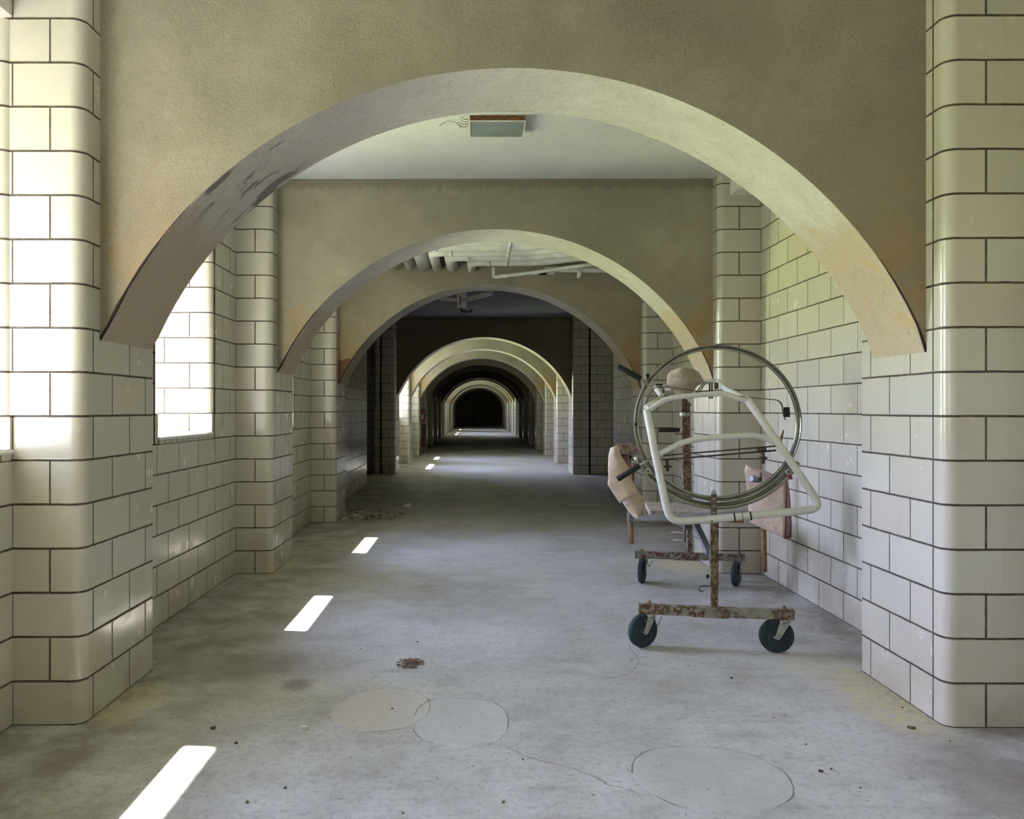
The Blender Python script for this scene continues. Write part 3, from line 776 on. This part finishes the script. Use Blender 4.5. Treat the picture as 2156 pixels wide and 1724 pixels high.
def caster(name, d, s, yaw, brake, trail):
    """swivel caster under a beam at local position; yaw turns the wheel plane"""
    piv = LC(s, d, .198)
    fw = Vector((math.cos(yaw), math.sin(yaw), 0)); sd = Vector((-math.sin(yaw), math.cos(yaw), 0))
    hub = piv + fw*trail; hub.z = .1
    g = sub('caster', piv, G)
    b = bmesh.new(); lathe(b, hub, sd, [(.022, -.020), (.050, -.017), (.054, -.014), (.074, -.014), (.078, -.018), (.094, -.019), (.1, -.011), (.1, .011), (.094, .019), (.078, .018), (.074, .014), (.054, .014), (.050, .017), (.022, .020)], 44, closed=True)
    build('wheel', b, 'rubber', g)
    b = bmesh.new()
    for q in (-1, 1):
        o = sd*(.027*q)
        pl = [piv+fw*.03+o+UP*(-.012), piv-fw*.03+o+UP*(-.012), hub-fw*.016+o+UP*(-.012), hub+o+UP*(-.02), hub+fw*.016+o+UP*(-.012)]
        vs = [b.verts.new(p) for p in pl]; v2 = [b.verts.new(p+sd*(.0035*q)) for p in pl]
        b.faces.new(vs); b.faces.new(v2[::-1])
        for j in range(5): b.faces.new((vs[j], vs[(j+1) % 5], v2[(j+1) % 5], v2[j]))
        cyl(b, hub+o, hub+o+sd*(.008*q), .011, n=12)
    cyl(b, piv+UP*(-.02), piv+UP*0.0, .033, n=20); cyl(b, piv+UP*(-.013), piv+UP*(-.008), .036, n=20)
    build('fork', b, 'forkm' if d < 1 else 'greysteel', g)
    b = bmesh.new(); cyl(b, hub-sd*.03, hub+sd*.03, .007, n=10); build('axle', b, 'darkiron', g)
    if brake:
        b = bmesh.new(); q = piv+RT*.028+AX*(-.02)
        tube(b, fillet([q+UP*.0, q+RT*.012+UP*(-.055), q+RT*.022+UP*(-.068), q+RT*.045+UP*(-.012)], .01), .004, 8)
        build('brake_lever', b, 'greysteel', g)
        b = bmesh.new()
        tube(b, [piv-RT*.02+AX*(-.032)+UP*(-.005), piv-RT*.026+AX*(-.034)+UP*(-.055), piv-RT*.036+AX*(-.034)+UP*(-.085)], .004, 8)
        build('fork_spring', b, 'greysteel', g)
    return g
caster('c', .0, -.385, math.radians(205), True, .048)
caster('c', .0, .395, math.radians(172), False, .045)
caster('c', 1.885, -.372, math.radians(247), True, .045)
caster('c', 1.885, .385, math.radians(238), False, .045)
for d, hl, nm in ((0.0, .445, 'front'), (1.885, .437, 'rear')):
    b = bmesh.new(); bar(b, LC(-hl, d, .226), LC(hl, d, .226), .05, .055); bevel(b, .004)
    bm_ = build('base_beam', b, 'steelrust', G)
    for s in (-hl, hl):
        b = bmesh.new(); bar(b, LC(s-.003, d, .226), LC(s+.003, d, .226), .058, .064); build('end_cap', b, 'steelrust', bm_)
    for s in (-.385, .395):
        b = bmesh.new(); lathe(b, LC(s, d, .2535), UP, [(0, .026), (.008, .022), (.013, .01), (.013, 0)], 12); build('nut_cap', b, 'rust', bm_, smooth=True)
    b = bmesh.new(); bar(b, LC(-.13, d, .195), LC(.08, d, .195), .045, .006); build('mount_plate', b, 'steelrust', bm_)
# front post with sleeve
b = bmesh.new(); bar(b, LC(-.004, 0, .25), LC(-.004, 0, .40), .040, .040, AX); bevel(b, .003); build('post', b, 'postrust', G)
b = bmesh.new(); bar(b, LC(-.004, 0, .378), LC(-.004, 0, .80), .047, .047, AX); bevel(b, .003); build('post_sleeve', b, 'postrust', G)
b = bmesh.new(); tube(b, fillet([T(1497, 1233, -.02), T(1472, 1234, -.02), T(1473, 1244, -.02), T(1481, 1245, -.02)], .012), .0042, 8); build('locking_pin', b, 'darkiron', G)
b = bmesh.new(); bar(b, T(1503, 1086, -.028), T(1503, 1040, -.028), .034, .014, AX); bar(b, T(1503, 1086, .03), T(1503, 1040, .03), .034, .014, AX)
ck = build('ring_bracket', b, 'darkiron', G)
for y in (1036, 1050, 1065, 1079):
    b = bmesh.new(); p = T(1503, y, -.034); cyl(b, p, p-AX*.012, .008 if y > 1040 else .014, n=12); build('bolt', b, 'chrome', ck)

# the turning ring: a rolled channel
RC = T(1507.5, 890.5, .03)
def rollring(R, prof, a0=0, a1=2*PI, n=96):
    b = bmesh.new(); lathe(b, RC, AX, [(R+dr, dd) for dr, dd in prof], n, a0, a1, ref=RT, closed=True)
    return b
prof = [(0, -.022), (-.006, -.026), (-.011, -.020), (-.014, -.012), (-.020, -.016), (-.027, -.016), (-.029, -.008), (-.024, .0), (-.029, .012), (-.024, .020), (-.012, .020), (-.006, .026), (0, .022), (.002, 0)]
b = rollring(.487, prof)
for v in b.verts: v.co.z = RC.z+(v.co.z-RC.z)*.962
ring = build('turning_ring', b, 'chrome', G)
# cradle: two curved rails under the ring with spacers and rollers.  angles measured from RT towards -UP
def ca(deg, R, d=0.0):
    a = math.radians(deg); return RC + RT*(R*math.cos(a)) - UP*(R*math.sin(a)*.965) + AX*d
for dd, RR, nm in ((-.012, .524, 'cradle_rail'), (.040, .512, 'cradle_rail')):
    b = bmesh.new(); tube(b, [ca(a, RR, dd) for a in range(27, 159, 3)], .0125, 10)
    build('cradle_rail', b, 'chrome', G)
for a in (36, 143):
    b = bmesh.new(); cyl(b, ca(a, .503, -.045), ca(a, .503, .03), .018, n=20); rl = build('roller', b, 'chrome', G)
    b = bmesh.new(); cyl(b, ca(a, .503, -.052), ca(a, .503, -.040), .008, n=12); build('roller_bolt', b, 'darkiron', rl)
for a in (34, 150, 155):
    b = bmesh.new(); lathe(b, ca(a, .540, .0), (ca(a, 1)-RC), [(0, .014), (.009, .008), (.009, -.008)], 12); build('stud', b, 'rust', G)
for a in (48, 62, 76, 104, 118, 132):
    b = bmesh.new(); cyl(b, ca(a, .517, -.014), ca(a, .517, .045), .006, n=8); build('spacer', b, 'chrome', G)

# grips on the ring
def grip(p0, p1, p2, d, nm='grip_handle'):
    a, b_, c = T(*p0, d), T(*p1, d), T(*p2, d)
    b = bmesh.new(); dirn = (b_-a).normalized()
    tube(b, [a, a+dirn*.004, b_-dirn*.004, b_], [.015, .0175, .0175, .015], 16); h = build(nm, b, 'grip', G)
    b = bmesh.new(); tube(b, [b_-dirn*.01, c], .0085, 10); build('shaft', b, 'chrome', h)
    return h
grip((1301.5, 771), (1349, 798), (1365, 811), -.02)
grip((1300, 1009), (1346, 980.5), (1366, 968), -.02)
b = bmesh.new(); cyl(b, T(1364, 799, -.01), T(1364, 791, -.01), .006, n=8); cyl(b, T(1364, 793, -.01), T(1364, 787, -.01), .013, .011, n=12); build('thumb_screw', b, 'grip', G)
b = bmesh.new(); lathe(b, T(1338, 893, -.01), AX, [(0, -.014), (.009, -.01), (.009, .01), (0, .014)], 10); build('knob', b, 'grip', G)

# white enamelled tube frame in front of the ring
def wt(pts, r, fr=.05, mat='fpaint', name='frame_tube', par=None):
    b = bmesh.new(); tube(b, fillet([T(*q) for q in pts], fr, 7), r, 16); return build(name, b, mat, par or G)
main = wt([(1361, 861, -.055), (1379, 955, -.055), (1398, 1045, -.055), (1410, 1098, -.055), (1500, 1093, -.055), (1732, 1071, -.055), (1650, 949, -.055), (1574, 842, -.055)], .0228, .085)
for (xa, ya) in ((1546, 1089), (1580, 1086)):
    b = bmesh.new(); p = T(xa, ya, -.055); q = T(xa+10, ya-1, -.055); dn = (q-p).normalized(); tube(b, [p-dn*.004, p+dn*.004], .0268, 18); build('clip_band', b, 'grip', main)
b = bmesh.new(); p = T(1563, 1087.5, -.055); q = T(1573, 1086.5, -.055); dn = (q-p).normalized(); tube(b, [p-dn*.0015, p+dn*.0015], .0246, 18); build('joint_line', b, 'grip', main)
b = bmesh.new(); p = T(1499, 1097, -.075); cyl(b, p, p-AX*.006, .006, n=10); build('bolt', b, 'darkiron', main)
wt([(1364, 864, -.05), (1400, 840, -.03), (1440, 834, -.03), (1500, 829, -.03), (1530, 829, -.03), (1576, 846, -.055)], .0160, .05, name='top_bar')
wt([(1388, 956, -.055), (1440, 929, -.04), (1500, 921, -.04), (1588, 916, -.04), (1612, 922, -.045), (1640, 934, -.055)], .0172, .06, name='cross_bar')
# second loop behind the top bar carrying the head pad
wt([(1360, 858, -.05), (1395, 836, .08), (1379, 815, .55), (1420, 812, .72), (1470, 806, .72), (1512, 802, .62), (1526, 818, .35), (1577, 842, -.05)], .0165, .07, name='top_loop')
b = bmesh.new(); lathe(b, T(1391, 822, .42), (T(1395, 836, .08)-T(1379, 815, .55)), [(.022, -.02), (.024, 0), (.022, .02), (.018, .02), (.018, -.02)], 18, closed=True); build('sleeve', b, 'darkiron', G)

# flat steel straps
def strap(pts, w, h, mat, name, par=G, up=UP):
    b = bmesh.new(); q = fillet([T(*p) for p in pts], .025, 4)
    for a, c in zip(q, q[1:]): bar(b, a, c+(c-a).normalized()*.001, w, h, up)
    return build(name, b, mat, par)
strap([(1357, 857, .01), (1367, 830, .0), (1380, 814, -.01), (1402, 814, -.01), (1446, 820, -.01), (1500, 826, -.015), (1590, 838, -.015), (1637, 842, -.015), (1646, 850, -.01), (1650, 876, -.01), (1654, 884, -.01)], .018, .0045, 'darkiron', 'steel_strap')
b = bmesh.new(); bar(b, T(1656, 857, .0), T(1657, 878, .0), .03, .028, AX); bevel(b, .003); build('buffer_block', b, 'grip', G)
b = bmesh.new(); bar(b, T(1381, 810, .02), T(1395, 810, .02), .02, .010); build('strap_block', b, 'grip', G)
b = bmesh.new(); bar(b, T(1400, 820, -.02), T(1411, 820, -.02), .02, .014); build('buckle', b, 'whiteedge', G)
for (xa, xb) in ((1471, 1487), (1465, 1483)):
    b = bmesh.new(); tube(b, [T(xa, 828, -.03), T(xb, 804, .3)], .004, 8); build('wire_brace', b, 'darkiron', G)
for xa in (1494, 1499):
    b = bmesh.new(); tube(b, [T(xa, 838, -.03), T(xa, 806, .10)], .0055, 8); build('hook_bolt', b, 'darkiron', G)
b = bmesh.new(); lathe(b, T(1508, 812, .45), RT, [(.020, -.012), (.024, 0), (.020, .012), (.017, .012), (.017, -.012)], 18, closed=True); build('saddle_clamp', b, 'darkiron', G)

# head pad on the loop
b = bmesh.new()
Lp = [T(*q, .62) for q in ((1412, 781), (1406, 788), (1404, 799), (1405, 812), (1414, 819), (1428, 829))]
Rp = [T(*q, .62) for q in ((1460, 776), (1472, 784), (1478, 794), (1482, 803), (1468, 813), (1456, 829))]
Lp.insert(0, T(1425, 775.5, .62)); Rp.insert(0, T(1447, 773.5, .62))
sheet(b, Lp, Rp, 10, .05, .035, .006, 30.0, -AX); build('head_pad', b, 'felt', G, label='mottled tan leather head pad')

# two long thin rods low in the ring with clamps
for (ya, yb, d) in ((959, 939, .03), (968, 948, .03)):
    b = bmesh.new(); tube(b, [T(1396, ya, d), T(1470, ya+(yb-ya)*.31, d), T(1634, yb, d)], .0048 if ya < 960 else .0055, 8); build('cross_rod', b, 'darkiron', G)
for (x, y0_, y1_) in ((1404.5, 966, 992), (1606, 944, 976)):
    b = bmesh.new(); p0, p1 = T(x, y0_, .03), T(x+1.5, y1_, .03)
    cyl(b, p0, p1, .009, n=12); q = p0.lerp(p1, .62); cyl(b, q-RT*.022, q+RT*.022, .007, n=10); cyl(b, p0.lerp(p1, .55), p0.lerp(p1, .7), .016, n=14); build('wing_clamp', b, 'darkiron', G)
b = bmesh.new(); bar(b, T(1594, 947, .02), T(1613, 945, .02), .022, .016); build('clamp_block', b, 'darkiron', G)
b = bmesh.new(); tube(b, [T(1650, 905, .02), T(1646, 918, .02), T(1642, 935, .02)], [.003, .008, .008], 10); build('lever', b, 'rust', G)
b = bmesh.new(); tube(b, [T(1658, 998, .0), T(1664, 1003, .0), T(1666, 1009, .0)], [.006, .010, .010], 10); build('plastic_cap', b, 'redcap', G)

# rear column with its own grip, collar and brace
b = bmesh.new(); bar(b, P(1448, 1112, 6.74), P(1442.5, 846, 6.72), .066, .05, Vector((0, 1, 0))); bevel(b, .004); rp_ = build('rear_post', b, 'postrust', G)
b = bmesh.new(); lathe(b, P(1442, 872, 6.72), UP, [(.035, -.014), (.046, -.012), (.046, .012), (.035, .014)], 20); build('collar', b, 'chrome', rp_)
b = bmesh.new(); cyl(b, P(1441, 866, 6.72), P(1441, 842, 6.72), .028, n=16); cyl(b, P(1441, 845, 6.72), P(1441, 832, 6.70), .02, n=12); build('pivot', b, 'darkiron', rp_)
for yy in (852, 872): 
    b = bmesh.new(); cyl(b, P(1447, yy, 6.70), P(1455, yy, 6.70), .016, .008, n=10); build('set_screw', b, 'darkiron', rp_)
b = bmesh.new(); p0, p1 = P(1387, 905.5, 6.66), P(1430, 905, 6.70); tube(b, [p0, p0.lerp(p1, .03), p1.lerp(p0, .03), p1], [.014, .018, .018, .015], 14); build('grip_handle', b, 'grip', rp_)
b = bmesh.new(); cyl(b, P(1420, 913, 6.70), P(1436, 913, 6.71), .008, n=8); build('stop_pin', b, 'rust', rp_)
b = bmesh.new(); bar(b, P(1451, 1110, 6.755), P(1451, 1162, 6.755), .038, .038, Vector((0, 1, 0))); build('post', b, 'steelrust', G)
b = bmesh.new(); bar(b, P(1443, 1100, 6.80), P(1443, 1140, 6.80), .028, .03, Vector((0, 1, 0))); build('rail_end', b, 'steelrust', G)
b = bmesh.new(); bar(b, P(1466, 1106, 6.55), P(1494, 1166, 6.1), .05, .035, Vector((0, 1, 0))); bevel(b, .003); br = build('brace', b, 'greysteel', G)
b = bmesh.new(); bar(b, P(1494, 1163, 6.1), P(1500, 1215, 5.2), .035, .02, Vector((1, 0, 0))); bar(b, P(1500, 1215, 5.2), LC(0, .02, .25), .03, .03, Vector((1, 0, 0))); build('spine', b, 'greysteel', G)
b = bmesh.new(); lathe(b, P(1490, 1213, 5.6), RT, [(0, -.012), (.013, -.008), (.013, .008), (0, .012)], 12); build('foot_knob', b, 'grip', G)

# lower crossbar with hanging legs
b = bmesh.new(); bar(b, P(1330, 1092, 5.92), P(1606, 1078, 5.60), .03, .038); bevel(b, .003); cb = build('lower_crossbar', b, 'greysteel', G)
for (x, ya, ym, yb, Y) in ((1327, 1050, 1098, 1144, 5.92), (1607, 1010, 1096, 1203, 5.60)):
    b = bmesh.new(); cyl(b, P(x, ya, Y), P(x, ym, Y), .024, n=16); lg = build('leg', b, 'greysteel', G)
    b = bmesh.new(); cyl(b, P(x, ym, Y), P(x+3, yb, Y), .020, .017, n=14); build('leg_tip', b, 'rust', lg)
b = bmesh.new(); tube(b, [P(1335, 975, 5.9), P(1331, 1000, 5.9), P(1329, 1055, 5.92)], .016, 10); build('arm_support', b, 'rust', G)
b = bmesh.new(); p = P(1326, 964, 5.75); cyl(b, p+Vector((0, .10, 0)), p, .024, n=18); ak = build('arm_knob', b, 'greysteel', G)
b = bmesh.new(); cyl(b, p, p-Vector((0, .006, 0)), .019, n=18); build('knob_cap', b, 'grip', ak)
b = bmesh.new(); cyl(b, P(1328, 958, 5.78), P(1328, 948, 5.78), .007, n=8); build('stud', b, 'darkiron', ak)
p = P(1582, 1008, 5.42); q = P(1600, 1011, 5.48)
b = bmesh.new(); tube(b, [p, p.lerp(q, .1), p.lerp(q, .3), p.lerp(q, .32), p.lerp(q, .6), p.lerp(q, .62), q], [.016, .020, .020, .022, .022, .018, .018], 16); ak = build('arm_knob', b, 'greysteel', G)
b = bmesh.new(); cyl(b, P(1602, 1010, 5.45), P(1602, 995, 5.45), .007, n=8); build('stud', b, 'darkiron', ak)

# left arm trough of folded leather
def Q(l, d): return [T(*q, d) for q in l]
A_ = sub('arm_rest', P(1310, 1000, 5.7), G); A_['label'] = 'pale folded leather arm rest'
b = bmesh.new(); sheet(b, Q(((1285, 943), (1281, 960), (1280, 985), (1281, 1008), (1279, 1019), (1290, 1037), (1305, 1060)), .60),
                       Q(((1301, 936), (1307, 957), (1324, 984), (1329, 1007), (1337, 1022), (1343, 1033), (1344.5, 1035.5)), .60), 10, .018, .010, .008, 14.0, -AX)
build('leather_panel', b, 'leather', A_)
b = bmesh.new(); sheet(b, Q(((1297, 935), (1300, 942), (1303, 950), (1308, 957)), .63), Q(((1336, 931), (1341, 939), (1346, 948), (1346.5, 954.5)), .72), 10, .02, .03, .010, 40.0, -AX)
build('frayed_padding', b, 'fibre', A_)
b = bmesh.new(); sheet(b, Q(((1309, 1055), (1320, 1072), (1333, 1088), (1342, 1092)), .64), Q(((1342, 1033), (1354, 1047), (1354.5, 1070), (1346, 1089)), .66), 8, .03, .010, .004, 14.0, -AX)
build('leather_flap', b, 'leather', A_)
b = bmesh.new(); sheet(b, Q(((1306, 957), (1318, 978), (1325, 992)), .64), Q(((1322, 955), (1329, 975), (1332, 998)), .70), 4, .0, .01, .003, 14.0, -AX)
build('lining', b, 'leatherdark', A_)
# right arm board
A_ = sub('arm_board', P(1615, 1060, 5.6), G); A_['label'] = 'square tan leather board with dark edge'
b = bmesh.new(); sheet(b, Q(((1571, 978), (1568, 990), (1571, 1012), (1575, 1050), (1577, 1090), (1580, 1100)), .78),
                       Q(((1573, 979), (1621, 995), (1656, 1010), (1655, 1050), (1654, 1100), (1652, 1134)), .62), 10, .012, .012, .004, 10.0, -AX)
build('leather_panel', b, 'leather', A_)
b = bmesh.new(); sheet(b, Q(((1655, 1008), (1655, 1050), (1654, 1100), (1652, 1135)), .625), Q(((1659, 1007), (1664, 1050), (1667, 1100), (1666, 1132)), .60), 3, .0, .05, .004, 10.0, -AX)
build('edge_strip', b, 'leatherdark', A_)
# rear board shelf
b = bmesh.new(); bar(b, (1.36, 6.53, .645), (1.99, 6.44, .625), .62, .045); bevel(b, .006); bd = build('shelf_board', b, 'board', G)
b = bmesh.new(); bar(b, (1.35, 6.20, .622), (1.985, 6.10, .602), .02, .025); build('edge_band', b, 'rust', bd)

# ------------------------------------------------------------------ litter on the floor
def flake(name, px, py, s, mat, lb, cat, seed, flat=.25):
    rnd = random.Random(seed); x, y = FL(px, py); b = bmesh.new(); n = 7
    top = []; bot = []
    for k in range(n):
        a = 2*PI*k/n+rnd.uniform(-.2, .2); r = s*rnd.uniform(.5, 1.1)
        top.append(b.verts.new((x+r*math.cos(a), y+r*math.sin(a)*1.0, .002+s*flat*rnd.uniform(.2, 1.4)))); bot.append(b.verts.new((x+r*math.cos(a)*.9, y+r*math.sin(a)*.9, .0006)))
    ct = b.verts.new((x, y, s*flat*1.2))
    for k in range(n):
        b.faces.new((top[k], top[(k+1) % n], ct)); b.faces.new((bot[k], bot[(k+1) % n], top[(k+1) % n], top[k]))
    b.faces.new(bot[::-1])
    return build(name, b, mat, label=lb, cat=cat)
flake('paper_scrap', 641, 1534, .020, 'paper', 'small white curled scrap lying on the near floor, left of the cement patches', 'paper scrap', 3, .6)
flake('paper_scrap', 858, 1067, .07, 'paper', 'crumpled white paper on the shaded floor beyond the debris pile', 'paper scrap', 5, .5)
flake('paper_scrap', 1428, 1122, .10, 'paper', 'torn white paper on the floor behind the wheeled frame, upper piece', 'paper scrap', 8, .12)
flake('paper_scrap', 1425, 1137, .09, 'paper', 'flat white paper piece on the floor behind the wheeled frame, nearer piece', 'paper scrap', 9, .05)
flake('dirt_clod', 449, 1534, .014, 'twig', 'dark dirt crumb on the floor near the sunlit patch', 'dirt', 11, .6)
flake('dirt_clod', 497, 1566, .010, 'twig', 'tiny dark crumb just beyond the corner of the near sunlit patch', 'dirt', 12, .6)
flake('dirt_clod', 1728, 1625, .012, 'twig', 'dark crumb on the floor right of the big round cement patch', 'dirt', 13, .6)
flake('dirt_clod', 1918, 1533, .022, 'twig', 'dark flat chip on the floor by the foot of the near right pier', 'dirt', 14, .3)
flake('dirt_clod', 1540, 1428, .012, 'twig', 'small dark leaf fragment on the floor below the wheeled frame', 'dirt', 15, .4)
def pile(name, px, py, rx, ry, n, mats, lb, cat, smin, smax, seed, long=1.0):
    rnd = random.Random(seed); x, y = FL(px, py)
    b = bmesh.new()
    for k in range(n):
        a = rnd.uniform(0, 2*PI); q = rnd.random()**.7; cx, cy = x+rx*q*math.cos(a), y+ry*q*math.sin(a)
        s = rnd.uniform(smin, smax); an = rnd.uniform(0, PI); d = Vector((math.cos(an), math.sin(an), rnd.uniform(-.05, .12)))*s*long
        z = s*.35+rnd.random()*.012*(1-q)+.001
        c = Vector((cx, cy, z+abs(d.z)/2)); bar(b, c-d/2, c+d/2, s*.5, s*.25)
    for f in b.faces: f.material_index = rnd.randrange(len(mats))
    return build(name, b, mats, label=lb, cat=cat, kind='stuff')
pile('leaf_litter', 862, 1397, .085, .09, 120, ['twig', 'twig', 'rust'], 'small heap of brown leaf litter in the middle of the floor', 'litter', .006, .014, 21, 1.8)
pile('plaster_debris', 760, 1088, .55, .45, 130, ['litter', 'twig', 'litter'], 'fallen plaster flakes and dirt beside the third pier', 'debris', .02, .07, 22, 1.4)
pile('sill_debris', 360, 1450, .01, .01, 2, ['litter'], 'x', 'x', .01, .012, 23)
bpy.data.objects.remove(bpy.data.objects['sill_debris'])
# plaster crumbs on the sill
rnd = random.Random(5); b = bmesh.new()
for k in range(26):
    x = -2.35-rnd.random()*.35; y = 6.50-rnd.random()*.10-(.25 if x < -2.6 else 0)*rnd.random(); s = rnd.uniform(.01, .035)
    z = SILL+.05*(NL-x)/(NL-XO)+.012
    c = Vector((x, y-s, z+s*.2)); d = Vector((rnd.uniform(-1, 1), rnd.uniform(-1, 1), .2))*s*.6; bar(b, c-d/2, c+d/2, s, s*.5)
build('sill_crumbs', b, ['litter'], label='broken plaster crumbs on the white sill of the nearest visible window', cat='debris', kind='stuff')
# small stones scattered over the floor, each its own piece
pts_ = [(1193, 1331), (1240, 1368), (879, 1352), (1149, 1386), (760, 1367), (1750, 1620), (1650, 1505), (1900, 1490), (2000, 1560), (996, 1614), (848, 1713), (1101, 1600), (1247, 1674),
        (1330, 1389), (1450, 1402), (1626, 1511), (1697, 1568), (1811, 1659), (2090, 1720), (826, 1493), (1060, 1690), (740, 1595), (600, 1660), (520, 1690), (920, 1640)]
for k, (px, py) in enumerate(pts_):
    o = flake('pebble', px, py, random.Random(k).uniform(.004, .008), 'twig' if k % 3 else 'litter', None, None, 100+k, .7)
    tag(o, 'tiny loose grit stone lying on the bare concrete floor', 'pebble', 'grit scattered on the concrete floor')
